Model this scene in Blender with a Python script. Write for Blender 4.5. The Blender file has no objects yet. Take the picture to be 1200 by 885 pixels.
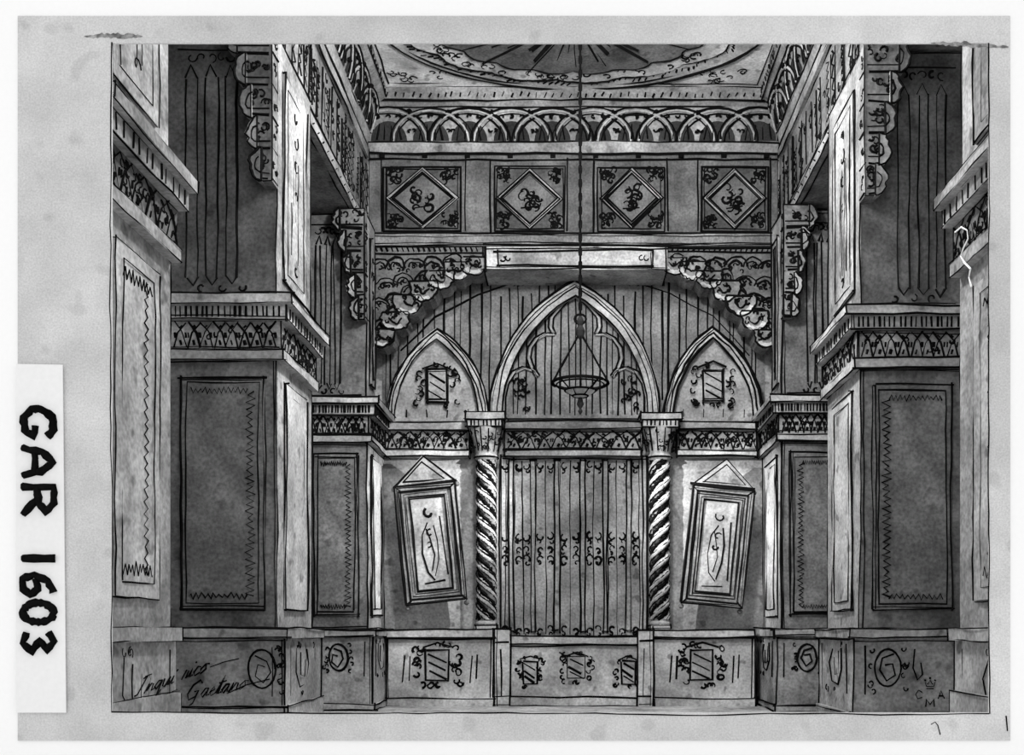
import bpy, bmesh, math, random
from mathutils import Vector
random.seed(4)
PI=math.pi
SC=bpy.context.scene; COL=SC.collection
try:
    SC.view_settings.view_transform='Standard'
except Exception: pass
EYE=85/60; FOC=1200.0; VX=672; VY=740
def fx(px,d): return (px-VX)*d/FOC
def fz(py,d): return EYE+(VY-py)*d/FOC
def PX(d): return lambda u,v: Vector((fx(u,d),d-.004,fz(v,d)))
def FY(y): return lambda u,v: Vector((u,y,v))
def SX(x): return lambda u,v: Vector((x,u,v))
def rr(d,w=2.2): return w*.5*d/FOC

# ---------------------------------------------------------------- materials
def wash(name,v,var=.3,scale=.9,grain=.25,gscale=30,spots=0.0):
    m=bpy.data.materials.new(name); m.use_nodes=True; nt=m.node_tree; N=nt.nodes; L=nt.links
    p=N['Principled BSDF']; p.inputs['Roughness'].default_value=1
    if 'Specular IOR Level' in p.inputs: p.inputs['Specular IOR Level'].default_value=0
    tc=N.new('ShaderNodeTexCoord')
    def noise(s,det,lo,hi,a=.3,b=.7):
        n=N.new('ShaderNodeTexNoise'); n.inputs['Scale'].default_value=s; n.inputs['Detail'].default_value=det
        L.new(tc.outputs['Object'],n.inputs['Vector'])
        r=N.new('ShaderNodeMapRange'); r.inputs['From Min'].default_value=a; r.inputs['From Max'].default_value=b
        r.inputs['To Min'].default_value=lo; r.inputs['To Max'].default_value=hi
        L.new(n.outputs['Fac'],r.inputs['Value']); return r.outputs['Result']
    def mul(a,b):
        k=N.new('ShaderNodeMath'); k.operation='MULTIPLY'; L.new(a,k.inputs[0])
        if isinstance(b,(int,float)): k.inputs[1].default_value=b
        else: L.new(b,k.inputs[1])
        return k.outputs[0]
    o=mul(noise(scale,5,1-var,1+var),noise(gscale,2,1-grain,1+grain))
    if spots:
        o=mul(o,noise(4.5,1,1,1-spots,.64,.72))
        o=mul(o,noise(3.1,3,1-var*.55,1+var*.55))
    o=mul(o,v)
    c=N.new('ShaderNodeCombineColor')
    for i in range(3): L.new(o,c.inputs[i])
    L.new(c.outputs[0],p.inputs['Base Color'])
    return m
INK=wash('black_ink',.006,.4,3,.2)
WHITE=wash('white_board',.97,.01,.5,.01)
MOUNT=wash('grey_mount_paper',.59,.15,.5,.12,75,.14)
SLIP=wash('label_paper',.86,.03,1,.02)
STAIN=wash('brown_adhesive',.24,.5,9,.5)
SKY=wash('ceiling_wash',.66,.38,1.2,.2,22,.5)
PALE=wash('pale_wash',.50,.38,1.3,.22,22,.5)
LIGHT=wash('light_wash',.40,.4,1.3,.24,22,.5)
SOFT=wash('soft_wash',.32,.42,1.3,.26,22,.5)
MID=wash('mid_wash',.245,.44,1.3,.28,22,.45)
DUSK=wash('dusky_wash',.17,.46,1.3,.3,22,.35)
FRONT_SHADE=wash('shaded_front_wash',.145,.46,1.1,.3,22,.35)  # pier front tone, with shade painted into the colour
DARK=wash('dark_wash',.12,.46,1.3,.3,22,.35)
DEEP=wash('deep_wash',.085,.46,1.3,.3,22,.3)
BLACKW=wash('black_wash',.03,.4,1,.25,25)

# ---------------------------------------------------------------- mesh builder
class MB:
    def __init__(s): s.v=[]; s.f=[]; s.m=[]
    def add(s,vs,fs,m=0):
        b=len(s.v); s.v+=[tuple(v) for v in vs]
        for f in fs: s.f.append([b+i for i in f]); s.m.append(m)
        return s
    def tube(s,pts,r,m=1,n=4,closed=False):
        pts=[Vector(p) for p in pts]; k=len(pts)
        if k<2: return s
        vs=[]
        for i,p in enumerate(pts):
            if closed: t=pts[(i+1)%k]-pts[i-1]
            else: t=pts[min(i+1,k-1)]-pts[max(i-1,0)]
            if t.length<1e-7: t=Vector((0,0,1))
            t.normalize()
            up=Vector((0,1,0)) if abs(t.y)<.9 else Vector((1,0,0))
            a=t.cross(up).normalized(); b=t.cross(a); R=r[i] if isinstance(r,list) else r
            for q in range(n):
                w=2*PI*q/n
                vs.append(p+(a*math.cos(w)+b*math.sin(w))*R)
        fs=[]
        for i in range(k if closed else k-1):
            j=(i+1)%k
            for q in range(n):
                fs.append([i*n+q,i*n+(q+1)%n,j*n+(q+1)%n,j*n+q])
        if not closed:
            fs.append(list(range(n))); fs.append([(k-1)*n+q for q in range(n)])
        return s.add(vs,fs,m)
    def ink(s,pts,r=.014,j=None,step=None,closed=False):
        pts=[Vector(p) for p in pts]
        if j is None: j=r*1.45
        if step is None: step=r*24
        if closed: pts=pts+[pts[0]]
        out=[]
        for a,b in zip(pts[:-1],pts[1:]):
            n=max(1,min(40,int((b-a).length/step)))
            for i in range(n): out.append(a.lerp(b,i/n))
        out.append(pts[-1])
        if j>0:
            # a wandering hand: slow drift plus a little tremor
            d=Vector((0,0,0)); res=[]
            for p in out:
                d=d*.8+Vector((random.uniform(-j,j),random.uniform(-j,j)*.2,random.uniform(-j,j)))*.75
                res.append(p+d)
            out=res
        base=r*random.uniform(.65,1.3); w=1.0; R=[]
        for _ in out:
            w=w*.55+random.uniform(.35,1.45)*.45; R.append(base*w)
        return s.tube(out,R,1,4)
    def sk(s,mp,uv,r,j=None,closed=False):
        return s.ink([mp(*q) for q in uv],r,j,closed=closed)
    def box(s,x0,x1,y0,y1,z0,z1,m=0,r=0,side=None,top=None):
        if x0>x1: x0,x1=x1,x0
        v=[(x0,y0,z0),(x1,y0,z0),(x1,y0,z1),(x0,y0,z1),(x0,y1,z0),(x1,y1,z0),(x1,y1,z1),(x0,y1,z1)]
        s.add(v,[[0,1,2,3],[4,7,6,5]],m)
        s.add(v,[[0,3,7,4],[1,5,6,2]],m if side is None else side)
        s.add(v,[[0,4,5,1],[3,2,6,7]],m if top is None else top)
        if r:
            for a,b in [(0,1),(1,2),(2,3),(3,0),(0,4),(1,5),(2,6),(3,7),(5,6),(4,7)]:
                A,B=Vector(v[a]),Vector(v[b]); t=(B-A).normalized()
                if a<4 and b<4: A=A-t*r*random.uniform(0,3); B=B+t*r*random.uniform(0,3)
                s.ink([A,B],r)
            q=r*2.6
            if x1-x0>q*5 and z1-z0>q*5:
                for c in random.sample([((x0,z0+q),(x1,z0+q)),((x0,z1-q),(x1,z1-q)),((x0+q,z0),(x0+q,z1)),((x1-q,z0),(x1-q,z1))],2):
                    s.ink([(c[0][0],y0-.002,c[0][1]),(c[1][0],y0-.002,c[1][1])],r*.7)
        return s
    def prism(s,poly,y0,y1,m=0,r=0,mp=None):
        k=len(poly)
        v=[(a,y0,b) for a,b in poly]+[(a,y1,b) for a,b in poly]
        s.add(v,[list(range(k)),list(range(2*k-1,k-1,-1))]+[[i,k+i,k+(i+1)%k,(i+1)%k] for i in range(k)],m)
        if r: s.ink([(a,y0-.002,b) for a,b in poly],r,r*.8,closed=True)
        return s
    def prismz(s,poly,z0,z1,m=0,r=0):
        k=len(poly)
        v=[(a,b,z0) for a,b in poly]+[(a,b,z1) for a,b in poly]
        s.add(v,[list(range(k)),list(range(2*k-1,k-1,-1))]+[[i,k+i,k+(i+1)%k,(i+1)%k] for i in range(k)],m)
        if r: s.ink([(a,b,z0-.003) for a,b in poly],r,r*.6,closed=True)
        return s
    def strip(s,out,inn,y0,y1,m=0,closed=False,r=0):
        k=len(out); v=[]
        for (a,b),(c,d) in zip(out,inn): v+=[(a,y0,b),(c,y0,d),(c,y1,d),(a,y1,b)]
        fs=[]
        for i in range(k if closed else k-1):
            j=(i+1)%k
            for q in range(4): fs.append([i*4+q,i*4+(q+1)%4,j*4+(q+1)%4,j*4+q])
        if not closed: fs+= [[0,1,2,3],[(k-1)*4+q for q in range(4)]]
        s.add(v,fs,m)
        if r:
            s.ink([(a,y0-.003,b) for a,b in out],r,r*.7,closed=closed); s.ink([(a,y0-.003,b) for a,b in inn],r,r*.7,closed=closed)
        return s
    def lathe(s,prof,cx,cy,n=16,m=0,twist=None,caps=True):
        vs=[]
        for i,(rad,z) in enumerate(prof):
            for q in range(n):
                w=2*PI*q/n; R=rad if twist is None else rad*twist(w,z)
                vs.append((cx+R*math.cos(w),cy+R*math.sin(w),z))
        k=len(prof); fs=[]
        for i in range(k-1):
            for q in range(n): fs.append([i*n+q,i*n+(q+1)%n,(i+1)*n+(q+1)%n,(i+1)*n+q])
        if caps: fs+= [list(range(n)),[(k-1)*n+q for q in range(n)]]
        return s.add(vs,fs,m)
    def extr(s,prof,t0,t1,mp,m=0,r=0):
        k=len(prof); v=[mp(t0,a,b) for a,b in prof]+[mp(t1,a,b) for a,b in prof]
        s.add(v,[list(range(k)),list(range(2*k-1,k-1,-1))]+[[i,k+i,k+(i+1)%k,(i+1)%k] for i in range(k)],m)
        if r:
            for i in range(k): s.ink([v[i],v[k+i]],r)
        return s
    def build(s,name,mats,parent=None,local=False,smooth=False):
        me=bpy.data.meshes.new(name)
        o=bpy.data.objects.new(name,me); COL.objects.link(o)
        org=Vector((0,0,0))
        if parent is not None:
            if not local:
                q=parent
                while q is not None: org+=q.location; q=q.parent
            o.parent=parent
        else:
            xs=[v[0] for v in s.v]; ys=[v[1] for v in s.v]; zs=[v[2] for v in s.v]
            org=Vector(((min(xs)+max(xs))/2,(min(ys)+max(ys))/2,min(zs))); o.location=org
        me.from_pydata([(v[0]-org.x,v[1]-org.y,v[2]-org.z) for v in s.v],[],s.f)
        if not isinstance(mats,(list,tuple)): mats=[mats]
        mats=list(mats)
        if len(mats)==1: mats.append(INK)
        for k in mats: me.materials.append(k)
        me.polygons.foreach_set('material_index',s.m)
        bm=bmesh.new(); bm.from_mesh(me); bmesh.ops.recalc_face_normals(bm,faces=bm.faces); bm.to_mesh(me); bm.free()
        if smooth:
            me.polygons.foreach_set('use_smooth',[True]*len(me.polygons))
        me.update()
        return o
def tag(o,label,cat,group=None):
    o['label']=label; o['category']=cat
    if group: o['group']=group
    return o
def empty(name,loc,label,cat,group=None,rot=None):
    o=bpy.data.objects.new(name,None); COL.objects.link(o); o.location=loc; o.empty_display_size=.2
    if rot: o.rotation_euler=rot
    return tag(o,label,cat,group)
def struct(o): o['kind']='structure'; return o

# ---------------------------------------------------------------- ornament strokes
def curl(mb,mp,u,v,s,r,fl=None,dr=None):
    a=random.uniform(0,2*PI) if fl is None else fl; d=random.choice((-1,1)) if dr is None else dr; pts=[]
    for i in range(8):
        t=i/7; rad=s*(.35+.65*t); w=a+d*t*4.2
        pts.append((u+rad*math.cos(w),v+rad*math.sin(w)))
    mb.sk(mp,pts,r,0)
def scatter(mb,mp,u0,u1,v0,v1,n,s,r):
    for i in range(n): curl(mb,mp,random.uniform(u0,u1),random.uniform(v0,v1),s*random.uniform(.7,1.2),r)
def zig(mb,mp,a,b,amp,n,r):
    dx=b[0]-a[0]; dy=b[1]-a[1]; l=math.hypot(dx,dy); nx,ny=-dy/l,dx/l; pts=[]
    for i in range(n*2+1):
        t=(i+random.uniform(-.25,.25))/(n*2); o=amp*(1 if i%2 else -1)*random.uniform(.5,1.3)
        pts.append((a[0]+dx*t+nx*o,a[1]+dy*t+ny*o))
    mb.sk(mp,pts,r,0)
def rect(mb,mp,u0,u1,v0,v1,r): mb.sk(mp,[(u0,v0),(u1,v0),(u1,v1),(u0,v1)],r,closed=True)
def oval(mb,mp,u,v,a,b,r,n=20):
    mb.sk(mp,[(u+a*math.cos(2*PI*i/n),v+b*math.sin(2*PI*i/n)) for i in range(n)],r,r*.4,closed=True)
def lattice(mb,mp,u0,u1,v0,v1,n,r):
    w=(u1-u0)/n
    for i in range(n):
        a=u0+i*w+random.uniform(-.08,.08)*w
        mb.sk(mp,[(a,v0),(a+.35*w,v0+(v1-v0)*.6),(a+w,v1)],r)
        mb.sk(mp,[(a+w,v0),(a+.65*w,v0+(v1-v0)*.6),(a,v1)],r)
        um=a+w*.5; h=v1-v0
        mb.sk(mp,[(um-.12*w,v1-.12*h),(um+.1*w,v1-.22*h)],r*1.5,0)
        mb.sk(mp,[(um-.05*w,v0+.12*h),(um+.05*w,v0+.3*h)],r*1.5,0)
        for q in (.08,.92): mb.sk(mp,[(a+q*w,v0+.4*h),(a+q*w+.04*w,v0+.6*h)],r*1.3,0)
        if random.random()<.7: curl(mb,mp,a+random.uniform(.2,.8)*w,v0+random.uniform(.3,.8)*h,h*.13,r)
def dents(mb,mp,u0,u1,v0,v1,n,r):
    for i in range(n):
        u=u0+(i+.5+random.uniform(-.2,.2))*(u1-u0)/n
        mb.sk(mp,[(u,v0),(u+random.uniform(-.1,.1)*(u1-u0)/n,v1)],r,0)
def shield(mb,mp,u,v,w,h,r,n=6):
    rect(mb,mp,u-w,u+w,v-h,v+h,r)
    for k in (-.5,.1,.6): mb.sk(mp,[(u-w*.8,v+h*(k-.3)),(u+w*.8,v+h*(k+.3))],r)
    mb.sk(mp,[(u-w*1.4,v-h*1.15),(u,v-h*1.5),(u+w*1.4,v-h*1.15)],r)
    for sx in (-1,1):
        for i in range(n): curl(mb,mp,u+sx*w*random.uniform(1.3,2.0),v+h*random.uniform(-1.2,1.3),w*.35,r)
    for i in range(n//2): curl(mb,mp,u+w*random.uniform(-1,1),v+h*random.choice((-1.35,1.3)),w*.3,r)
def arch(cx,a,sp,ap,n=14):
    h=ap-sp; R=(a*a+h*h)/(2*a); th=math.acos(max(-1,min(1,(a-R)/R))); L=[]
    for i in range(n+1):
        w=PI+(th-PI)*i/n; L.append((cx-a+R+R*math.cos(w),sp+R*math.sin(w)))
    return L+[(2*cx-x,z) for x,z in reversed(L[:-1])]
CUR={'I':([[(.0,.0),(.12,.02),(.3,1),(.12,.9)],[(.18,1),(.5,1.02)]],.5),
'G':([[(.6,.8),(.45,1),(.15,.8),(.02,.35),(.2,.02),(.5,.15),(.55,.45),(.35,.42)],[(.55,.45),(.5,-.2),(.3,-.35)]],.75),
'n':([[(0,0),(.08,.48),(.1,.1),(.22,.46),(.34,.42),(.36,.02),(.5,.12)]],.46),
'q':([[(.34,.44),(.14,.48),(.02,.2),(.16,.02),(.34,.4),(.32,-.45),(.46,-.1)]],.44),
'u':([[(0,.48),(.04,.06),(.18,.02),(.3,.48),(.32,.05),(.45,.12)]],.42),
'i':([[(0,.1),(.08,.48),(.1,.04),(.22,.12)],[(.14,.72),(.17,.78)]],.22),
'r':([[(0,.05),(.08,.5),(.22,.42),(.2,.05),(.32,.12)]],.3),
'c':([[(.3,.4),(.14,.48),(.02,.22),(.14,.02),(.34,.12)]],.32),
't':([[(.02,.1),(.18,.95),(.14,.05),(.3,.12)],[(0,.62),(.36,.68)]],.28),
'o':([[(.2,.48),(.02,.28),(.1,.02),(.3,.2),(.2,.48),(.4,.42)]],.38),
'a':([[(.34,.44),(.14,.48),(.02,.2),(.16,.02),(.32,.4),(.32,.06),(.46,.12)]],.44),
'e':([[(0,.2),(.24,.34),(.14,.5),(.02,.25),(.14,.02),(.36,.14)]],.34)}
def cursive(mb,mp,text,u,v,size,r,slope=.0,slant=.25):
    x=0
    for ch in text:
        st,w=CUR[ch]
        for pl in st: mb.sk(mp,[(u+size*(x+a+c*slant),v-size*(c+(x+a)*slope)) for a,c in pl],r,0)
        x+=w
    return x*size

# ================================================================ THE SETTING
ROOMX=5.3
b=MB(); b.box(-5.5,5.5,7.2,20.3,-.2,0)
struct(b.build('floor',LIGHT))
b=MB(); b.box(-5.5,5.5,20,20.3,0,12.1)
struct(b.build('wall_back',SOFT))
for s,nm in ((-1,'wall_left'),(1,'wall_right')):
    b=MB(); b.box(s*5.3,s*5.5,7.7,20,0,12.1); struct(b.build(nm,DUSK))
b=MB(); b.box(-5.5,5.5,7.7,20.3,11.83,12.1)
mp=lambda u,v: Vector((u,v,11.826))
for s in (-1,1):
    b.sk(mp,[(s*3.5,19.45),(s*3.5,9)],.016)
    scatter(b,mp,s*2.4,s*3.4,19.0,19.4,12,.09,.014)
b.sk(mp,[(-3.5,19.45),(3.5,19.45)],.016)
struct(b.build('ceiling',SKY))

# front wall, its opening, the grey mount fixed to it
DM=7.5
hx0,hx1=fx(132,DM),fx(1158,DM); hz0,hz1=fz(835,DM),fz(52,DM)
g=.12
b=MB()
o_=[(-8,0),(8,0),(8,12.1),(-8,12.1)]; i_=[(hx0-g,hz0-g),(hx1+g,hz0-g),(hx1+g,hz1+g),(hx0-g,hz1+g)]
b.strip(o_,i_,DM,DM+.2,0,True)
struct(b.build('wall_front',WHITE))
mt=empty('mount_board',(fx(645,DM),DM,fz(868,DM)),'flat grey paper mount with a rectangular opening around the whole interior','mount')
b=MB()
o_=[(fx(22,DM),fz(868,DM)),(fx(1183,DM),fz(868,DM)),(fx(1183,DM),fz(20,DM)),(fx(22,DM),fz(20,DM))]
i_=[(hx0,hz0),(hx1,hz0),(hx1,hz1),(hx0,hz1)]
b.strip(o_,i_,DM-.015,DM,0,True)
mp=lambda u,v: Vector((fx(u,DM),DM-.017,fz(v,DM)))
b.ink([mp(132,52),mp(132,835)],.006); b.ink([mp(132,835),mp(1158,837)],.006); b.ink([mp(1158,52),mp(1158,837)],.005)
b.ink([mp(1178,838),mp(1179,856)],.006); b.ink([mp(1090,849),mp(1095,846),mp(1098,850),mp(1101,861)],.004,0)
b.build('sheet',MOUNT,mt)
for x0,x1,yc,sl in ((100,168,44,0),(1090,1181,52,.05)):
    T=[];B=[]; n=26
    for i in range(n+1):
        t=i/n; x=x0+(x1-x0)*t; h=4.2*math.sin(PI*t)**.5
        T.append((x,yc+sl*(x-x0)-h*random.uniform(.15,1.1))); B.append((x,yc+sl*(x-x0)+h*random.uniform(.1,.8)+.3))
    b=MB(); b.prism([(fx(u,DM),fz(v,DM)) for u,v in T+B[::-1]],DM-.019,DM-.0155); b.build('adhesive_stain',STAIN,mt)
ls=empty('label_slip',(fx(50,DM),DM-.03,fz(835,DM)),'white paper slip with handwritten CAR 1603 at left edge of mount','label')
b=MB(); b.prism([(fx(u,DM),fz(v,DM)) for u,v in ((22,428),(76,429),(80,835),(22,835))],DM-.036,DM-.026); b.build('paper',SLIP,ls)
G={'C':[[(.95,.8),(.75,1),(.3,.95),(.02,.6),(.02,.3),(.3,.02),(.75,.05),(.95,.35),(.6,.4)]],
'A':[[(0,0),(.15,.6),(.5,1),(.8,.6),(.95,0)],[(.1,.38),(.9,.38)]],
'R':[[(.05,0),(.05,1),(.6,1),(.9,.75),(.6,.5),(.1,.45),(.45,.48),(1,0)]],
'1':[[(.5,0),(.5,1.05)]],
'6':[[(.85,1),(.3,.8),(0,.35),(.2,0),(.7,0),(.95,.25),(.7,.5),(.2,.4)]],
'0':[[(.5+.48*math.cos(i*PI/6),.5+.5*math.sin(i*PI/6)) for i in range(13)]],
'3':[[(.05,.85),(.45,1),(.85,.8),(.4,.55),(.95,.3),(.5,0),(.05,.12)]]}
for ch,u0,u1 in (('C',480,514),('A',526,560),('R',570,604),('1',648,662),('6',674,698),('0',706,730),('3',740,766)):
    b=MB()
    for st in G[ch]:
        pts=[]
        for (p,q),(p2,q2) in zip(st[:-1],st[1:]):
            for k in range(3): pts.append((p+(p2-p)*k/3+random.uniform(-.02,.02),q+(q2-q)*k/3+random.uniform(-.02,.02)))
        pts.append(st[-1])
        b.tube([Vector((fx(30+q*36,DM),DM-.038,fz(u0+p*(u1-u0),DM))) for p,q in pts],[random.uniform(.023,.034) for _ in pts],0,6)
    b.build('digit' if ch in '1603' else 'letter',[INK],ls)

# ================================================================ PIERS
XI=3.7
def pier(s,dF,dB,vis,med,where,upper=True,brk=None,sig=None,stamp=False,zigside=False,ub=None,chip=False):
    near=dF<10
    FR,RT=FRONT_SHADE,(MID if near else SOFT)  # fronts darker, returns lighter: fall of light painted into the colour
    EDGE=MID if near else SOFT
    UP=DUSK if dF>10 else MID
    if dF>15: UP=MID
    ub=ub or dB
    X=lambda a:s*a
    r=rr(dF,2.3); rs=rr(dF,1.8)
    root=empty('wall_pier',(X((XI+ROOMX)/2),(dF+dB)/2,0),where,'pier','projecting wall piers')
    zl=EYE-88*dF/FOC
    pp=.12 if dF>10 else .05
    # plinth
    b=MB(); b.box(X(XI-pp),X(ROOMX),dF-.12,dB,0,1.33,0,r,side=2)
    mp=FY(dF-.124)
    oval(b,mp,X(med),.95,.17,.24,r)
    b.sk(mp,[(X(med+.08),1.12),(X(med-.06),1.06),(X(med-.1),.92),(X(med),.78),(X(med+.1),.86),(X(med+.07),1.0),(X(med-.02),.98)],r)
    for k in range(12):
        q=random.uniform(.19,.25)*(random.choice((-1,1)) if not sig else -1)
        curl(b,mp,X(med+q),random.uniform(.65,1.2),.04,rs)
    if stamp:
        b.sk(mp,[(X(4.36),1.2),(X(4.33),.95),(X(4.38),.8),(X(4.46),.86),(X(4.44),1.0)],r)
    b.sk(mp,[(X(XI+.02),.6),(X(XI+.02),1.22)],rs)
    ms=SX(X(XI-pp-.004)); ym=(dF+dB)/2-.1; q=(dB-dF)
    b.sk(ms,[(ym-q*.18,1.2),(ym-q*.2,.9),(ym-q*.08,.7),(ym+q*.12,.74),(ym+q*.18,1.0),(ym+q*.1,1.18)],r); b.sk(ms,[(ym-q*.08,1.15),(ym-q*.08,.85),(ym+q*.04,.82),(ym+q*.06,1.05)],rs)
    for k in (.1,.9): b.sk(ms,[(dF+(dB-dF)*k,.6),(dF+(dB-dF)*k,1.25)],rs)
    for k in range(5): curl(b,ms,dF+(dB-dF)*random.uniform(.15,.8),random.choice((.62,1.24)),.05,rs)
    b.build('plinth',[MID,INK,SOFT],root)  # plinth front darker than its side, shade put into the colour
    if sig=='start':
        b=MB(); xs_=XI-pp-.006
        def mp(u,v):
            y=xs_*FOC/(VX-u); return Vector((-xs_,y,EYE+(VY-v)*y/FOC))
        cursive(b,mp,'Inqui',158,816,22,r*.85,slope=.32,slant=.4); b.sk(mp,[(162,826),(178,819),(196,813),(208,808)],r*.6,0)
        b.build('signature',[DEEP,INK],root)
    if sig=='end':
        b=MB()
        mp=lambda u,v: Vector((fx(u,dF-.13),dF-.128,fz(v,dF-.13)))
        cursive(b,mp,'rico',212,798,24,r*.85,slope=.34,slant=.4)
        b.sk(mp,[(246,782),(262,776),(280,772)],r*.6,0)
        cursive(b,mp,'Gaetano',216,822,23,r*.85,slope=.2,slant=.4)
        b.sk(mp,[(266,813),(288,803),(316,796)],r*.6,0)
        b.build('signature',[DEEP,INK],root)
    if stamp:
        b=MB()
        mp=lambda u,v: Vector((fx(u,dF-.13),dF-.128,fz(v,dF-.13)))
        S=lambda L,w=.65,o=0: b.sk(mp,[(1090+(u-1090)*.85,814+(v+o-814)*.85) for u,v in L],r*w,0)
        S([(1085,803),(1083,797),(1087,800),(1090,794),(1093,800),(1097,797),(1095,803),(1085,803)],.6,0); S([(1085,806),(1095,806)],.6,0)
        for q,v in ((1083,794),(1090,791),(1097,794)): S([(q-1,v),(q+1,v+1)],1.0,0)
        S([(1079,808),(1074,805),(1070,811),(1073,817),(1079,815)],.7,3)
        S([(1101,817),(1105,806),(1110,817)],.7,3); S([(1102,813),(1108,813)],.6,3)
        S([(1084,831),(1085,821),(1090,828),(1095,821),(1096,831)],.7,0)
        b.build('stamp_mark',[DEEP,INK],root)
    b=MB(); b.box(X(XI-pp-.06),X(ROOMX),dF-.18,dB,1.33,1.45,0,r,side=2); b.build('plinth_cap',[SOFT,INK,SOFT],root)
    b=MB(); b.box(X(XI-pp-.05),X(ROOMX),dF-.17,dB,0,max(.12,zl+(.02 if not stamp else -.075)),0,r,side=2); b.build('plinth_base',[SOFT,INK,SOFT],root)
    # shaft
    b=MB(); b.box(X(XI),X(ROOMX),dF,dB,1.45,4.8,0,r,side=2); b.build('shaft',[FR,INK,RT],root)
    b=MB(); a0,a1=XI+.16,vis-.06
    b.box(X(a0),X(a1),dF-.03,dF,1.7,4.58,0,r); mp=FY(dF-.034)
    w=.07
    rect(b,mp,X(a0+w),X(a1-w),1.7+w,4.58-w,rs)
    zig(b,mp,(X(a0+.17),1.85),(X(a0+.17),4.4),.05,30,r)
    zig(b,mp,(X(a0+.2),4.42),(X(a1-.12),4.42),.035,12,r); zig(b,mp,(X(a0+.2),1.86),(X(a1-.12),1.86),.035,10,r)
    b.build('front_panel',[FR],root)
    L=dB-dF
    b=MB(); y0,y1=dF+.17*L,dB-.22*L
    xs=sorted((X(XI-.03),X(XI)))
    b.box(xs[0],xs[1],y0,y1,1.7,4.58,0,r); ms=SX(X(XI-.034))
    rect(b,ms,y0+.09*L,y1-.09*L,1.82,4.46,rs)
    if zigside: zig(b,ms,(y1-.2*L,1.9),(y1-.2*L,4.4),.04,26,r*.7); zig(b,ms,(y0+.1*L,4.36),(y1-.12*L,4.36),.05,8,r*.8); zig(b,ms,(y0+.1*L,1.94),(y1-.12*L,1.94),.05,8,r*.8)
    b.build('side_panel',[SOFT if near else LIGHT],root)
    # entablature
    b=MB(); b.box(X(XI-.1),X(ROOMX),dF-.1,dB,4.8,4.92,0,r,side=2); b.build('architrave',[SOFT,INK,EDGE],root)
    b=MB(); b.box(X(XI-.06),X(ROOMX),dF-.06,dB,4.92,5.28,0,r,side=2)
    lattice(b,FY(dF-.064),X(XI),X(vis),4.94,5.26,8,r*.95)
    lattice(b,SX(X(XI-.064)),dF,dB,4.94,5.26,max(4,int(L*4.2)),r*(1.2 if near else .95))
    if near: scatter(b,SX(X(XI-.064)),dF,dB,4.97,5.24,26,.05,r)
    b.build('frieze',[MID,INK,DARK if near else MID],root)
    b=MB(); b.box(X(XI-.16),X(ROOMX),dF-.16,dB+.02,5.28,5.45,0,r,side=2); b.box(X(XI-.24),X(ROOMX),dF-.24,dB+.03,5.45,5.56,0,r,side=2)
    dents(b,FY(dF-.165),X(XI-.1),X(vis),5.3,5.43,20,r*1.1)
    dents(b,SX(X(XI-.165)),dF-.1,dB,5.3,5.43,max(5,int(L*8)),r*1.1)
    b.build('cornice',[SOFT,INK,EDGE],root)
    if chip:
        b=MB(); xs_=XI-.11
        def mp(u,v):
            y=xs_*FOC/(u-VX); return Vector((xs_-.02,y,EYE+(VY-v)*y/FOC))
        pts=[(1122,272),(1129,266),(1136,270),(1137,280),(1131,292),(1128,300),(1133,308),(1140,315),(1138,325),(1141,336)]
        b.tube([mp(*q) for q in pts],[random.uniform(.004,.010) for _ in pts],0,5); b.build('torn_chip',[SLIP],root)
    # upper shaft
    b=MB(); b.box(X(XI+.02),X(ROOMX),dF+.02,ub,5.56,8.9,0,r,side=2); mp=FY(dF+.016)
    n=3; wv=(vis-XI-.5)/n
    for k in range(n):
        a=XI+.45+k*wv; q=wv*.22
        for e in (q,wv-q): b.sk(mp,[(X(a+e),5.85),(X(a+e),8.35)],r)
        b.sk(mp,[(X(a+q),8.35),(X(a+wv/2),8.5),(X(a+wv-q),8.35)],r); b.sk(mp,[(X(a+q),5.85),(X(a+wv/2),5.75),(X(a+wv-q),5.85)],r)
        curl(b,mp,X(a+wv/2),8.6,.07,r); curl(b,mp,X(a),8.6,.06,r); curl(b,mp,X(a),5.72,.06,r)
    b.sk(mp,[(X(XI+.4),8.7),(X(vis),8.7)],r); b.sk(mp,[(X(XI+.1),5.66),(X(vis),5.66)],rs)
    b.build('upper_shaft',[DEEP if dF<15 else DARK,INK,UP],root)  # upper front painted as shaded, side kept lighter
    b=MB(); xs=sorted((X(XI-.01),X(XI+.02))); yu=ub-.2*(ub-dF)
    b.box(xs[0],xs[1],y0,yu,5.9,8.55,0,r); ms=SX(X(XI-.014))
    rect(b,ms,y0+.09*L,yu-.09*L,6.02,8.42,rs); 
    for zz,q in ((7.9,.12),(7.6,.1),(7.2,.07),(8.2,.08),(6.2,.08)): curl(b,ms,(y0+yu)/2,zz,q,r)
    for k in range(4): b.sk(ms,[(y0+(yu-y0)*(.3+.1*k),6.1+random.uniform(0,.8)),(y0+(yu-y0)*(.3+.1*k),7+random.uniform(0,.9))],rs*.8)
    b.build('upper_side_panel',[MID],root)
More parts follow.
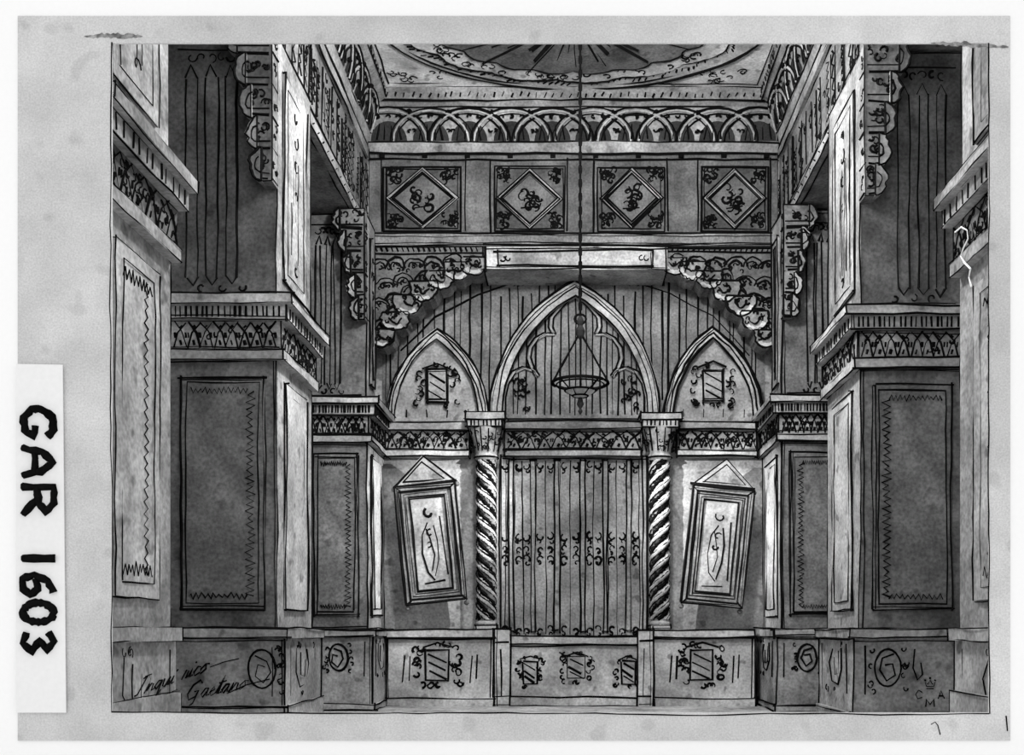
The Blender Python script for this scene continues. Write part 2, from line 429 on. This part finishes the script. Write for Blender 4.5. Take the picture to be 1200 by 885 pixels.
    if brk:
        z0=6.95; n=5; h=(8.9-z0)/n
        us=[.16,.21,.28,.35,.46]; dep=.22
        b=MB(); poly=[(X(XI+.0),z0)]
        for k in range(n):
            for i in range(9):
                t=i/8; poly.append((X(XI+us[k]+.085*math.sin(PI*t)**.7 if 0<t<1 else XI+us[k]),z0+(k+t)*h))
        poly.append((X(XI+.0),8.9))
        b.prism(poly,dF-dep,dF+.02,0,r)
        mb=FY(dF-dep-.004)
        for k in range(n):
            zc=z0+k*h
            b.sk(mb,[(X(XI+.03),zc+.02),(X(XI+us[k]),zc+.02)],r*1.6); b.sk(mb,[(X(XI+.03),zc+.1),(X(XI+us[k]+.04),zc+.1)],r*.8)
            scatter(b,mb,X(XI+.06),X(XI+us[k]),zc+.14,zc+h-.05,8,.055,r*1.1)
            ms=SX(X(XI-.004)); b.sk(ms,[(dF-dep,zc+.02),(dF,zc+.02)],r); 
            for q in range(2): curl(b,ms,dF-dep*random.uniform(.25,.75),zc+h*random.uniform(.3,.8),.05,r)
        br=b.build('bracket',[DARK,INK],root)
        for k in range(n):
            b=MB(); cx,cz=XI+us[k]-.04,z0+(k+.48)*h; 
            pl=[(X(cx+.14*math.sin(i*PI/12)*random.uniform(.8,1.2)),cz-h*.52*math.cos(i*PI/12)) for i in range(13)]
            b.prism(pl,dF-dep-.03,dF-dep+.1,0,r*1.2)
            b.sk(FY(dF-dep-.034),[(X(cx+.07*math.sin(i*PI/6)),cz-h*.25*math.cos(i*PI/6)) for i in range(7)],r)
            b.build('scallop',[MID if k%2 else DUSK],br)
    return root
dpx=lambda px: XI*FOC/abs(px-VX)
pier(-1,7.95,9.4,4.4,4.0,'foremost left pier with pale zigzag panel beside the left border',zigside=True,sig='start')
pier(-1,dpx(325),dpx(365),4.95,3.86,'second left pier with wide dark front panel and scribbled signature on plinth',brk=True,sig='end')
pier(-1,dpx(430),19.98,4.7,4.18,'narrow rear left pier nearest the left tilted picture',brk=True,ub=19.15)
pier(1,7.95,9.8,4.4,4.0,'foremost right pier with pale zigzag panel beside the right border',zigside=True,chip=True)
pier(1,dpx(1008),dpx(970),4.93,4.02,'second right pier with dark front panel and crown stamp on plinth',brk=True,stamp=True)
pier(1,dpx(916),19.98,4.7,4.12,'narrow rear right pier nearest the right tilted picture',brk=True,ub=19.15)

# ================================================================ ATTIC FRIEZES AND CORNICES
for s,w in ((-1,'left'),(1,'right')):
    X=lambda a:s*a
    root=empty('attic_frieze',(X(4.6),14,8.92),'steep hatched frieze band high on the %s side above the piers'%w,'frieze','attic friezes')
    b=MB(); b.box(X(4.0),X(5.28),8.5,19.9,8.95,10.68,0,0); ms=SX(X(3.996))
    y=9.0
    while y<19.8:
        st=random.uniform(.12,.36); t=random.random()
        b.sk(ms,[(y,9.3+random.uniform(0,.15)),(y+random.uniform(-.06,.1),10.45-random.uniform(0,.2))],.016)
        if t<.7: zig(b,ms,(y+.1,9.35+random.uniform(0,.3)),(y+.16,10.4-random.uniform(0,.3)),.07,random.choice((4,5,7)),.016)
        for q in range(random.choice((1,2,3))): curl(b,ms,y+random.uniform(.05,.2),random.uniform(9.4,10.4),.09,.016)
        y+=st*1.2
    b.build('hatched_panel',[DUSK],root)
    for z0,z1,p in ((8.95,9.12,.1),(9.12,9.26,.05),(10.5,10.68,.07)):
        b=MB(); xs=sorted((X(4.0-p),X(4.0))); b.box(xs[0],xs[1],8.5,19.65,z0,z1,0,.016)
        if z0<9:
            ms=SX(X(4.0-p-.004)); y=9
            while y<19.5: b.sk(ms,[(y,9.0),(y+.1,9.06)],.012,0); y+=.3
        b.build('moulding',[MID],root)
PROF=[(0,10.72),(.08,10.72),(.12,10.9),(.3,11.5),(.42,11.58),(.42,11.82),(0,11.82)]
def cornice(mpf,t0,t1,n,label):
    ro=empty('ceiling_cornice',mpf((t0+t1)/2,0,10.72),label,'cornice','arcaded ceiling cornices')
    b=MB(); b.extr(PROF,t0,t1,mpf,0,.019)
    b.build('cove',[MID],ro)
    w=(t1-t0)/n
    face=lambda t,q: mpf(t,.135+.18*q,10.9+.6*q)
    a=MB(); d=MB()
    def loop(c,hw,hh,n_=12): return [(c+hw*math.cos(PI-PI*i/n_),.03+hh*math.sin(PI*i/n_)) for i in range(n_+1)]
    for i in range(n):
        c=t0+(i+.5)*w+random.uniform(-.03,.03)
        for hw,hh,mm in ((1.0,.93,2),(.92,.86,0),(.83,.77,1)):
            A=[face(max(t0,min(t1,t)),q) for t,q in loop(c,w*hw,hh)]
            if mm: a.ink(A,.027 if mm==2 else .022,.012)
            else: a.tube(A,.024,0,5)
        L=[mpf(t,.14+.18*q,10.9+.6*q) for t,q in loop(c,w*.44,.56)]
        d.add(L,[list(range(len(L)))],0)
        for sx in (-.3,-.1,.1,.3): d.ink([mpf(c+sx*w,.17,10.93),mpf(c+sx*w*.8,.22,11.2)],.016)
        for sx in (-.5,-.25,0,.25): curl(a,lambda u,v:mpf(u,.17+.18*v,10.9+.6*v),c+sx*w,.7+.12*(sx==-.5),.055,.024)
        for sx in (-.5,-.4): curl(a,lambda u,v:mpf(u,.17+.18*v,10.9+.6*v),c+sx*w,.3,.05,.024)
        for sx in (-.4,-.2,0,.2,.4): a.ink([mpf(c+sx*w,.44,11.62),mpf(c+sx*w+.03,.44,11.70)],.016)
    a.build('arcade_rib',[SOFT],ro); d.build('arcade_niche',[BLACKW],ro)
cornice(lambda t,p,z: Vector((t,19.98-p,z)),-3.98,3.98,10,'arcaded cornice along the back wall just under the ceiling')
cornice(lambda t,p,z: Vector((-(4-p),t,z)),9.0,19.5,14,'arcaded cornice running back along left edge of the ceiling')
cornice(lambda t,p,z: Vector(((4-p),t,z)),9.0,19.5,14,'arcaded cornice running back along right edge of the ceiling')

# ---- ceiling rosette
ro=empty('ceiling_rosette',(0,17.2,11.83),'large oval ceiling rosette with a dark ribbed fan at its middle','rosette')
def ell(a,c,n=64,sc=0,k=24,jit=0): return [((a*(1+sc*abs(math.sin(k*PI*i/n))+random.uniform(-jit,jit))) *math.cos(2*PI*i/n),17.2+(c*(1+sc*abs(math.sin(k*PI*i/n))+random.uniform(-jit,jit)))*math.sin(2*PI*i/n)) for i in range(n)]
b=MB(); b.prismz(ell(3.5,2.4),11.79,11.825,0,.026); b.ink([(x,y,11.787) for x,y in ell(3.38,2.3)],.02,closed=True)
for i in range(90):
    w=PI*i/89; q=random.uniform(.97,1.03); b.ink([(3.12*q*math.cos(w),17.2+2.12*q*math.sin(w),11.787),(3.2*q*math.cos(w+.02),17.2+2.2*q*math.sin(w+.02),11.787)],.02,0)
b.build('outer_ring',[PALE],ro)
b=MB(); b.prismz(ell(3.0,2.0,180,.05,15,.008),11.76,11.79,0,.022)
for i in range(46):
    w=random.uniform(0,PI); q=random.uniform(.9,.98); curl(b,lambda u,v:Vector((u,v,11.757)),3.0*q*math.cos(w),17.2+2*q*math.sin(w),.09,.016)
b.build('scalloped_ring',[PALE],ro)
b=MB(); b.prismz(ell(2.42,1.66,144,.06,20,.01),11.73,11.76,0,.018)
for i in range(64):
    w=2*PI*i/64+random.uniform(-.05,.05); q=random.uniform(.55,1.08); b.ink([(.5*math.cos(w),17.2+.4*math.sin(w),11.727),(2.45*q*math.cos(w),17.2+1.68*q*math.sin(w),11.727)],random.uniform(.014,.04))
b.build('fan',[DARK],ro)

# ================================================================ BACK WALL UPPER
D=19.94
b=MB(); b.box(-3.97,3.97,19.94,19.995,fz(272,D),10.71,0,0); mp=PX(D)
for x in (447,545,575,665,697,782,818,903): b.sk(mp,[(x,186),(x,272)],rr(20,2))
b.sk(mp,[(432,188),(912,188)],rr(20,2.5))
for x in range(445,905,50): b.tube([mp(x,183),mp(x+6,183)],.05,1,5)
tag(b.build('upper_frieze',[DARK]),'dark frieze wall behind the four lozenge panels','frieze')
for (x0,x1),w in zip(((450,540),(579,662),(701,779),(822,900)),('leftmost of the four square lozenge panels under the cornice','second lozenge panel from left in upper frieze','third lozenge panel from left just right of the chandelier chain','rightmost of the four square lozenge panels under the cornice')):
    d=19.84; y0,y1=194,270; cx=(x0+x1)/2; cy=232
    root=empty('lozenge_panel',(fx(cx,d),19.9,fz(y1,d)),w,'panel','square lozenge panels')
    b=MB(); b.prism([(fx(u,d),fz(v,d)) for u,v in ((x0,y1),(x1,y1),(x1,y0),(x0,y0))],19.88,19.935,0,rr(d,2.6))
    mp=PX(19.88); hw=(x1-x0)/2
    rect(b,mp,x0+3,x1-3,y0+3,y1-3,rr(d,1.8))
    for sx in (-1,1):
        for sy in (-1,1): scatter(b,mp,cx+sx*hw*.55,cx+sx*hw*.9,cy+sy*19,cy+sy*34,15,4,rr(d,2.3))
    b.build('backing',[DEEP],root)
    b=MB(); Q=lambda k:[(fx(cx+a*hw*k,d),fz(cy+c*38*k,d)) for a,c in ((-1,0),(0,1),(1,0),(0,-1))]
    b.strip(Q(.95),Q(.8),d+.015,19.88,0,True,rr(d,2.4)); b.ink([(a,d+.012,c) for a,c in Q(.87)],rr(d,1.6),closed=True); b.build('lozenge_frame',[MID],root)
    b=MB(); b.prism(Q(.74),d+.02,19.88,0,rr(d,2)); 
    m2=PX(d+.02); scatter(b,m2,cx-11,cx+11,cy-13,cy+13,12,6,rr(d,2.6)); b.sk(m2,[(cx-10,cy+12),(cx+10,cy+10)],rr(d,2))
    b.build('emblem_field',[DARK],root)
b=MB(); d=19.7
b.box(-3.97,3.97,19.7,19.99,fz(288,d),fz(274,d),0,rr(20,2)); tag(b.build('cross_beam',[DUSK]),'plain grey beam across the back below the lozenge panels','beam')
# lintel
d=19.1; root=empty('lintel',(fx(675,d),19.5,fz(317,d)),'pale lintel panel between the two stepped scalloped corbels','lintel')
b=MB(); b.box(fx(568,d),fx(782,d),d,19.97,fz(316,d),fz(289,d),0,rr(d,2.4)); b.build('beam',[SOFT],root)
b=MB(); b.box(fx(584,d),fx(764,d),d-.02,d,fz(311,d),fz(295,d),0,rr(d,2.6)); m2=PX(d-.02)
for x in (590,596,752,758): curl(b,m2,x,303,4,rr(d,2.2))
b.build('inset_panel',[MID],root)
# corbels
for s,w in ((-1,'left'),(1,'right')):
    d=19.2; M=lambda u: u if s<0 else 1347-u
    root=empty('stepped_corbel',(fx(M(500),d),19.6,fz(388,d)),'stepped corbel with hanging scallops in the upper %s corner of the back bay'%w,'corbel','stepped corbels')
    poly=[(566,290),(566,308),(542,312),(528,322),(510,328),(496,342),(480,352),(470,366),(456,380),(450,396),(438,404),(438,290)]
    b=MB(); b.prism([(fx(M(u),d),fz(v,d)) for u,v in poly],d,19.95,0,rr(d,2.2)); m2=PX(d)
    b.sk(m2,[(M(438),297),(M(566),297)],rr(d,2.4))
    for i in range(20): b.sk(m2,[(M(442+i*6.2),295),(M(440+i*6.2),290)],rr(d,2.4),0)
    for cx,cy in ((552,310),(530,310),(508,312),(486,314),(464,314),(446,316),(520,324),(498,328),(474,332),(452,336),(482,346),(462,354),(446,360),(460,372),(448,384)):
        for q in (1,.6): b.sk(m2,[(M(cx+12*q*math.cos(PI*i/8)),cy-11*q*math.sin(PI*i/8)) for i in range(9)],rr(d,2.6))
        curl(b,m2,M(cx),cy-3,3,rr(d,2.4)); scatter(b,m2,M(cx)-10,M(cx)+10,cy-5,cy+4,4,2.5,rr(d,2.2))
    co=b.build('corbel_body',[DARK],root)
    for n_,(cx,cy,R) in enumerate(((556,307,15),(536,313,16),(516,323,16),(497,337,17),(479,353,17),(463,372,16),(449,393,14))):
        b=MB(); e=.002*n_
        rad=[random.uniform(.92,1.08) for _ in range(21)]
        pl=[(M(cx+R*rad[i]*math.cos(-PI*1.12+i*PI*1.24/20)),cy-R*rad[i]*math.sin(-PI*1.12+i*PI*1.24/20)) for i in range(21)]
        W=lambda L:[(fx(u,d),fz(v,d)) for u,v in L]
        b.prism(W(pl),d-.03-e,19.7,0,rr(d,2.8))
        a0=-PI*random.uniform(.7,.9); sp=PI*random.uniform(.45,.7)
        inn=[(M(cx+R*.64*random.uniform(.95,1.1)*math.cos(a0+i*sp/12)),cy+1-R*.62*random.uniform(.95,1.1)*math.sin(a0+i*sp/12)) for i in range(13)]
        out=[(M(cx+R*.93*math.cos(a0+i*sp/12)),cy+1-R*.92*math.sin(a0+i*sp/12)) for i in range(13)]
        b.strip(W(out),W(inn),d-.04-e,d-.03-e,2,False,0)  # pale crescent painted as a highlight low on the lobe
        m3=PX(d-.042-e)
        b.sk(m3,[(M(cx-R*.4+R*.8*i/8),cy+R*.35*math.sin(PI*i/8)) for i in range(9)],rr(d,2.2))
        scatter(b,m3,M(cx)-R*.6,M(cx)+R*.6,cy-6,cy+R*.4,6,3,rr(d,2.2))
        b.build('scallop',[DUSK,INK,LIGHT],co)

# planked wall zone
d=19.98; b=MB()
b.box(fx(448,d),fx(896,d),d,19.998,fz(495,d),fz(317,d)); mp=PX(d)
x=452
while x<893:
    b.sk(mp,[(x,318+random.uniform(0,30)),(x+random.uniform(-1,1),470)],rr(d,2)); x+=random.uniform(5,14)
b.sk(mp,[(470,410),(510,370),(560,344),(610,328)],rr(d,2.2)); b.sk(mp,[(735,328),(785,344),(835,370),(878,415)],rr(d,2.2))  # ink arcs draw the shadow curve behind the corbels
for i in range(30): b.sk(mp,[(600+i*5,320),(603+i*5,330+random.uniform(0,6))],rr(d,2),0)
tag(b.build('plank_panelling',[DUSK]),'dark vertical plank panelling filling the bay around the pointed arches','panelling')

# arches
def ptd_arch(cx,half,wid,sp,ap,d,label,kind):
    X=lambda u:fx(u,d); Z=lambda v:fz(v,d)
    root=empty('pointed_arch',(X(cx),19.9,Z(sp)),label,'arch','pointed arches')
    o_=arch(X(cx),half*d/FOC,Z(sp),Z(ap)); k=(half-wid)/half
    i_=arch(X(cx),(half-wid)*d/FOC,Z(sp),Z(ap+wid*1.25))
    m_=arch(X(cx),(half-wid*.55)*d/FOC,Z(sp),Z(ap+wid*.65))
    m2_=arch(X(cx),(half-wid*.25)*d/FOC,Z(sp),Z(ap+wid*.3))
    b=MB(); b.strip(o_,i_,d,19.965,0,False,rr(d,2.8)); b.ink([(a,d-.004,c) for a,c in m_],rr(d,2.2)); b.ink([(a,d-.004,c) for a,c in m2_],rr(d,1.5)); b.build('moulding',[SOFT],root)
    b=MB(); b.prism(i_,19.9,19.965,0,0); mp=PX(19.9)
    if kind=='big':
        hb=half-wid; hh=sp-ap-wid*1.25; R=(hb*hb+hh*hh)/(2*hb)
        x=cx-hb+5
        while x<cx+hb-4:
            u=hb-abs(x-cx); top=sp-math.sqrt(max(0,R*R-(R-u)**2))
            b.sk(mp,[(x,top+2),(x,sp-2)],rr(d,1.9)); x+=random.uniform(6,12)
        b.build('tympanum',[DUSK],root)
        for s in (-1,1):
            b=MB(); pts=[(88,0),(88,-25),(84,-46),(75,-62),(62,-69),(50,-64),(46,-56),(53,-68),(57,-82),(55,-97),(47,-110),(36,-117),(26,-116),(30,-126),(29,-140),(20,-152),(6,-168)]
            P=[Vector((fx(cx+s*(u*hb/90),19.87),19.87,fz(sp+v*.82,19.87))) for u,v in pts]
            b.tube(P,.03,0,6)
            for o2 in (-.045,.045): b.tube([p+Vector((o2,-.015,abs(o2)*.6)) for p in P],.017,1,4)
            for i in range(14): curl(b,PX(19.87),cx+s*random.uniform(56,74),sp-random.uniform(8,45),4,rr(d,2.2))
            b.build('tracery_cusp',[MID],root)
    else:
        for i in range(4): b.sk(mp,[(cx-36+i*24,sp-12),(cx-36+i*24,sp-3)],rr(d,1.4))
        b.build('tympanum',[SOFT],root)
        b=MB(); b.box(fx(cx-12,19.84),fx(cx+12,19.84),19.84,19.9,fz(471,19.84),fz(433,19.84),0,rr(d,2)); shield(b,PX(19.84),cx,452,12,18,rr(d,2.3),9)
        b.build('shield_emblem',[SOFT],root)
ptd_arch(674,101,15,488,328,19.74,'tall central pointed arch above the slatted doors','big')
ptd_arch(512,60,10,492,384,19.78,'small pointed arch with shield left of the central arch','small')
ptd_arch(836,58,10,492,384,19.78,'small pointed arch with shield right of the central arch','small')

# back entablature bands
for x0,x1,w,nn in ((452,550,'left patterned frieze band above the left tilted picture',7),(592,752,'patterned frieze band above the slatted doors',9),(794,886,'right patterned frieze band above the right tilted picture',7)):
    d=19.74; root=empty('frieze_band',(fx((x0+x1)/2,d),19.85,fz(530,d)),w,'frieze','patterned frieze bands'); big=nn==9
    b=MB(); b.box(fx(x0,d),fx(x1,d),d,19.99,fz(528,d),fz(503,d),0,rr(d,2)); lattice(b,PX(d),x0+2,x1-2,526,506,nn,rr(d,2)); scatter(b,PX(d),x0+4,x1-4,508,524,nn*3,4,rr(d,2.2)); b.build('band',[DUSK if big else MID],root)
    b=MB(); b.box(fx(x0,d),fx(x1,d),d-.1,19.99,fz(503,d-.1),fz(495,d-.1),0,rr(d,2.2)); b.build('upper_moulding',[DUSK if big else SOFT],root)
    b=MB(); b.box(fx(x0,d),fx(x1,d),d-.06,19.99,fz(534,d-.06),fz(528,d-.06),0,rr(d,2)); b.build('lower_moulding',[MID if big else SOFT],root)

# twisted columns
for cx,w in ((570,'left twisted barrel column beside the slatted doors'),(773,'right twisted barrel column beside the slatted doors')):
    d=19.66; X=fx(cx,d); root=empty('twisted_column',(X,d,1.45),w,'column','twisted columns')
    b=MB(); b.box(X-.2,X+.2,d-.2,d+.2,1.455,1.53,0,.014); b.lathe([(.2,1.53),(.21,1.58),(.16,1.63),(.15,1.66)],X,d,20); b.build('base',[SOFT],root)
    z0,z1=1.64,fz(540,d); n=110; dr=-1 if cx<672 else 1; TW=7.2
    tw=lambda a,z: 1+.22*math.cos(3*(a-dr*z*TW))+.03*math.sin(z*31+a*2)
    b=MB(); b.lathe([(.168,z0+(z1-z0)*i/n) for i in range(n+1)],X,d,24,0,tw)
    for k in range(3):
        for off,R,th in ((PI/3,.15,.038),(.45,.192,.013),(-.25,.192,.009)):
            pts=[]
            for i in range(161):
                z=z0+(z1-z0)*i/160; a=dr*z*TW+off+k*2*PI/3+random.uniform(-.08,.08)
                pts.append((X+R*math.cos(a),d+R*math.sin(a),z))
            b.tube(pts,[th*random.uniform(.5,1.5) for _ in pts],1,4)
    b.build('twisted_shaft',[SOFT],root)
    b=MB(); zc=fz(540,d); zt=fz(487,d)
    b.lathe([(.18,zc),(.23,zc+.05),(.2,zc+.12),(.24,zc+.3),(.32,zc+.55),(.33,zc+.6)],X,d,20)
    for i in range(8):
        a=PI+PI*i/7; b.ink([(X+.235*math.cos(a),d+.235*math.sin(a),zc+.15),(X+.335*math.cos(a),d+.335*math.sin(a),zc+.58)],.012)
    for i in range(18):
        a=PI+PI*random.random(); t=random.random(); R=.27+.07*t
        curl(b,lambda u,v:Vector((X+R*math.cos(a)+u,d+R*math.sin(a)-.01,v)),0,zc+.2+.32*t,.05,.015)
    b.tube([(X+.235*math.cos(2*PI*i/16),d+.235*math.sin(2*PI*i/16),zc+.05) for i in range(16)],.018,1,4,True)
    b.build('capital',[SOFT],root)
    b=MB(); b.box(X-.34,X+.34,d-.3,d+.3,zc+.6,zc+.74,0,.016); b.box(X-.38,X+.38,d-.32,d+.3,zc+.74,zt,0,.016)
    dents(b,FY(d-.304),X-.3,X+.3,zc+.62,zc+.72,8,.016); b.build('abacus',[SOFT],root)

# doors
d=19.86; x0,x1=588,757; dr=struct(empty('door_1',(fx(672,d),19.9,fz(750,d)),'tall slatted double doors under the central pointed arch','door'))
b=MB(); b.box(fx(x0,d),fx(x1,d),d,19.99,1.33,fz(535,d),0,rr(d,2.2)); mp=PX(d)
BX=(600,625,653,683,709,737)
for x in (593,612,639,668,696,723,749): b.sk(mp,[(x,540),(x+random.uniform(-1,1),744)],rr(d,1.5))
for x in BX:
    for sx in (-1,1):
        for yy,q in ((547,5),(630,5.5),(643,4),(655,5.5),(738,4.5)):
            curl(b,mp,x+sx*9,yy+random.uniform(-2,2),q,rr(d,2.6),(0 if sx>0 else PI)+random.uniform(-.5,.5),sx*(1 if yy<643 else -1))
            curl(b,mp,x+sx*7,yy+5,q*.55,rr(d,2.2))
b.build('leaf_panel',[MID],dr)
for x in BX:
    b=MB(); b.box(fx(x-2.6,d),fx(x+2.6,d),d-.04,d,1.42,fz(540,d),0,rr(d,1.9)); b.build('upright_bar',[MID],dr)

# dados
def dado(x0,x1,d,label,kind):
    root=empty('dado',(fx((x0+x1)/2,d),(d+20)/2,0),label,'dado','back wall dados')
    zt=1.45 if kind!='c' else 1.32
    b=MB(); b.box(fx(x0,d),fx(x1,d),d,19.99,0,zt-.14,0,rr(d,2.2)); m2=PX(d)
    if kind=='c':
        for cx in (621,675,736): shield(b,m2,cx,788 if cx!=675 else 783,8 if cx!=675 else 10,13,rr(d,2.2),8)
        for k in range(4): b.sk(m2,[(655+k*8,765+k%2*3),(662+k*8,768)],rr(d,2))
    else:
        cx=(x0+x1)/2; shield(b,m2,cx-3,780,13,18,rr(d,2.4),12)
        for q in (x0+20,x1-24): b.sk(m2,[(q,768),(q-2,800)],rr(d,2)); b.sk(m2,[(q+6,768),(q+5,796)],rr(d,2))
    b.build('body',[LIGHT],root)
    b=MB(); b.box(fx(x0-1,d),fx(x1+1,d),d-.07,19.99,zt-.14,zt,0,rr(d,2.2)); b.build('cap',[LIGHT],root)
    b=MB(); b.box(fx(x0-1,d),fx(x1+1,d),d-.06,19.99,0,.16,0,rr(d,2.2)); b.build('base_moulding',[LIGHT],root)
    if kind=='c':
        for q in (588.5,756.5):
            b=MB(); b.box(fx(q-8.6,d-.1),fx(q+8.6,d-.1),d-.1,d+.25,0,1.45,0,rr(d,2)); m3=PX(d-.1); b.sk(m3,[(q-1,760),(q-1,815)],rr(d,2)); b.sk(m3,[(q-8,752),(q+8,752)],rr(d,2)); b.sk(m3,[(q-8,816),(q+8,816)],rr(d,2)); b.build('end_post',[LIGHT],root)
dado(454,578,19.36,'left dado block with shield below the left tilted picture','s')
dado(598.5,747,19.42,'central dado with three small shields below the slatted doors','c')
dado(767,884,19.36,'right dado block with shield below the right tilted picture','s')

# pictures
for s,cx,cy,w in ((-1,505,637,'left picture, hung tilted, pointed top, beside left twisted column'),(1,840,641,'right picture, hung tilted, pointed top, beside right twisted column')):
    d=19.42
    root=empty('framed_picture',(fx(cx,d),d+.04,fz(cy,d)),w,'picture','tilted framed pictures',rot=(math.radians(2),math.radians(5.5*s),0))
    R=lambda a,c:[(-a,-c),(a,-c),(a,c),(-a,c)]
    b=MB(); b.strip(R(.58,1.12),R(.49,1.03),-.1,.08,0,True,.021)
    for px,pz in ((-.58,-1.12),(.58,-1.12),(-.58,1.12),(.58,1.12)): b.ink([(px,-.104,pz),(px*.82,-.104,pz*.91)],.016)
    b.ink([(a,-.104,c) for a,c in R(.545,1.08)],.01,closed=True)
    b.build('outer_frame',[DUSK],root,local=True)
    b=MB(); b.strip(R(.49,1.03),R(.34,.88),-.06,.06,0,True,.018)
    for q in (.44,.39): b.ink([(a,-.064,c) for a,c in R(q,q+.53)],.011,closed=True)
    b.build('inner_frame',[DUSK],root,local=True)
    b=MB(); b.prism(R(.34,.88),-.02,.05,0,.022); m2=lambda u,v:Vector((u,-.025,v))
    b.sk(m2,[(-.02,.42),(-.13,.2),(-.15,-.15),(-.1,-.5),(.02,-.66)],.017); b.sk(m2,[(.08,.36),(.14,.05),(.13,-.3),(.04,-.6)],.017)
    b.sk(m2,[(-.08,.3),(-.02,.1),(.05,-.2),(-.03,-.5)],.015); curl(b,m2,.02,.58,.11,.02); curl(b,m2,0,.2,.08,.02); curl(b,m2,-.04,0,.07,.02); b.sk(m2,[(.22,.5),(.25,-.6)],.016); b.sk(m2,[(-.2,-.75),(.2,-.72)],.016)
    b.build('canvas',[MID],root,local=True)
    b=MB(); b.prism([(-.58,1.13),(.58,1.13),(0,1.66)],-.08,.06,0,.021); b.ink([(-.4,-.084,1.2),(.4,-.084,1.2),(0,-.084,1.56)],.014,closed=True); b.ink([(-.6,-.084,1.14),(.6,-.084,1.14)],.026)
    b.build('pediment',[MID],root,local=True)
    b=MB(); b.box(-.12,.12,.05,.48,-.15,.15); b.box(-.2,.2,.42,.48,-.25,.25); b.build('wall_bracket',[DARK],root,local=True)
    for q,t in ((-.6,1.08),(.6,1.08),(-.56,-1.18),(.56,-1.18)):
        b=MB(); b.lathe([(.01,t-.05),(.05,t-.02),(.05,t+.02),(.01,t+.05)],q,-.02,8); b.build('corner_knob',[DARK],root,local=True)

# hanging lamp
d=17.2; X=fx(680,d); Z=lambda v:fz(v,d)
root=empty('hanging_lamp',(X,d,Z(488)),'open conical hanging lamp on a long chain in front of the central arch','hanging lamp')
b=MB(); b.lathe([(.02,11.5),(.16,11.56),(.22,11.68),(.22,11.72)],X,d,16); b.build('canopy',[DARK],root)
b=MB(); z=Z(372); i=0
while z<11.5:
    pts=[]
    for k in range(8):
        w=2*PI*k/8; u=.016*math.cos(w); v=.08*math.sin(w)
        pts.append((X+(u if i%2 else 0),d+(0 if i%2 else u),z+.07+v))
    b.tube(pts,.02,0,4,True); z+=.115; i+=1
b.build('chain',[INK],root)
b=MB(); b.lathe([(.02,Z(398)),(.06,Z(394)),(.085,Z(388)),(.04,Z(382)),(.07,Z(377)),(.02,Z(370))],X,d,12); b.tube([(X+.1*math.cos(2*PI*k/12),d,Z(374)+.08*math.sin(2*PI*k/12)) for k in range(12)],.02,1,5,True); b.build('knob',[BLACKW],root)
R=.47
for k in range(4):
    a=2*PI*k/4; b=MB(); b.ink([(X+.04*math.cos(a),d+.04*math.sin(a),Z(394)),(X+R*math.cos(a),d+R*math.sin(a),Z(448))],.026 if k%2==0 else .014,.006,.1); b.build('suspension_rod',[INK,INK],root)
b=MB()
b.tube([(X+R*math.cos(2*PI*k/28),d+R*math.sin(2*PI*k/28),Z(449)) for k in range(28)],.028,1,5,True)
b.tube([(X+(R-.07)*math.cos(2*PI*k/28),d+(R-.07)*math.sin(2*PI*k/28),Z(451)) for k in range(28)],.014,1,4,True)
b.build('rim',[DARK],root)
b=MB(); b.lathe([(.04,Z(466)),(.12,Z(464)),(.2,Z(461)),(.25,Z(458))],X,d,24)
for q,w in ((464,.13),(458,.26)): b.tube([(X+w*math.cos(2*PI*k/24),d+w*math.sin(2*PI*k/24),Z(q)) for k in range(24)],.018,1,4,True)
for k in range(6):
    a=2*PI*k/6; b.ink([(X+.13*math.cos(a),d+.13*math.sin(a),Z(464)),(X+.26*math.cos(a),d+.26*math.sin(a),Z(458))],.013)
for k in range(4):
    a=2*PI*k/4+PI/4; b.ink([(X+.26*math.cos(a),d+.26*math.sin(a),Z(458)),(X+R*math.cos(a),d+R*math.sin(a),Z(449))],.015)
b.build('bowl',[PALE],root)
b=MB(); b.lathe([(.01,Z(486)),(.04,Z(482)),(.02,Z(479)),(.06,Z(474)),(.03,Z(466))],X,d,12); b.build('finial',[BLACKW],root)

# ================================================================ LIGHT AND CAMERA
w=bpy.data.worlds.new('sky'); SC.world=w; w.use_nodes=True
w.node_tree.nodes['Background'].inputs[0].default_value=(1,1,1,1); w.node_tree.nodes['Background'].inputs[1].default_value=1.0
def lamp(name,kind,loc,p,r,to=None,size=50):
    l=bpy.data.lights.new(name,kind); l.energy=p; l.shadow_soft_size=r
    o=bpy.data.objects.new(name,l); COL.objects.link(o); o.location=loc
    if to:
        o.rotation_euler=(Vector(to)-Vector(loc)).to_track_quat('-Z','Y').to_euler(); l.spot_size=math.radians(size); l.spot_blend=1
lamp('hidden_room_fill','POINT',(0,12.2,8.95),1850,.4)  # unseen light in mid-air, added to brighten room and ceiling
lamp('hidden_room_fill','POINT',(0,14.4,10.7),500,.4)  # second unseen light, added higher up as fill
for px,py in ((470,640),(880,640)):
    lamp('picture_shadow_spot','SPOT',(X,d,Z(496)),1500,.03,(fx(px,20),20,fz(py,20)),62)  # hanging lamp is unlit; spots added to throw the pictures' side shadows
cam=bpy.data.cameras.new('camera'); co=bpy.data.objects.new('camera',cam); COL.objects.link(co)
co.location=(0,0,EYE); co.rotation_euler=(PI/2,0,0)
cam.sensor_width=36; cam.lens=36; cam.shift_x=(600-VX)/1200; cam.shift_y=(VY-442.5)/1200
cam.clip_end=100
SC.camera=co
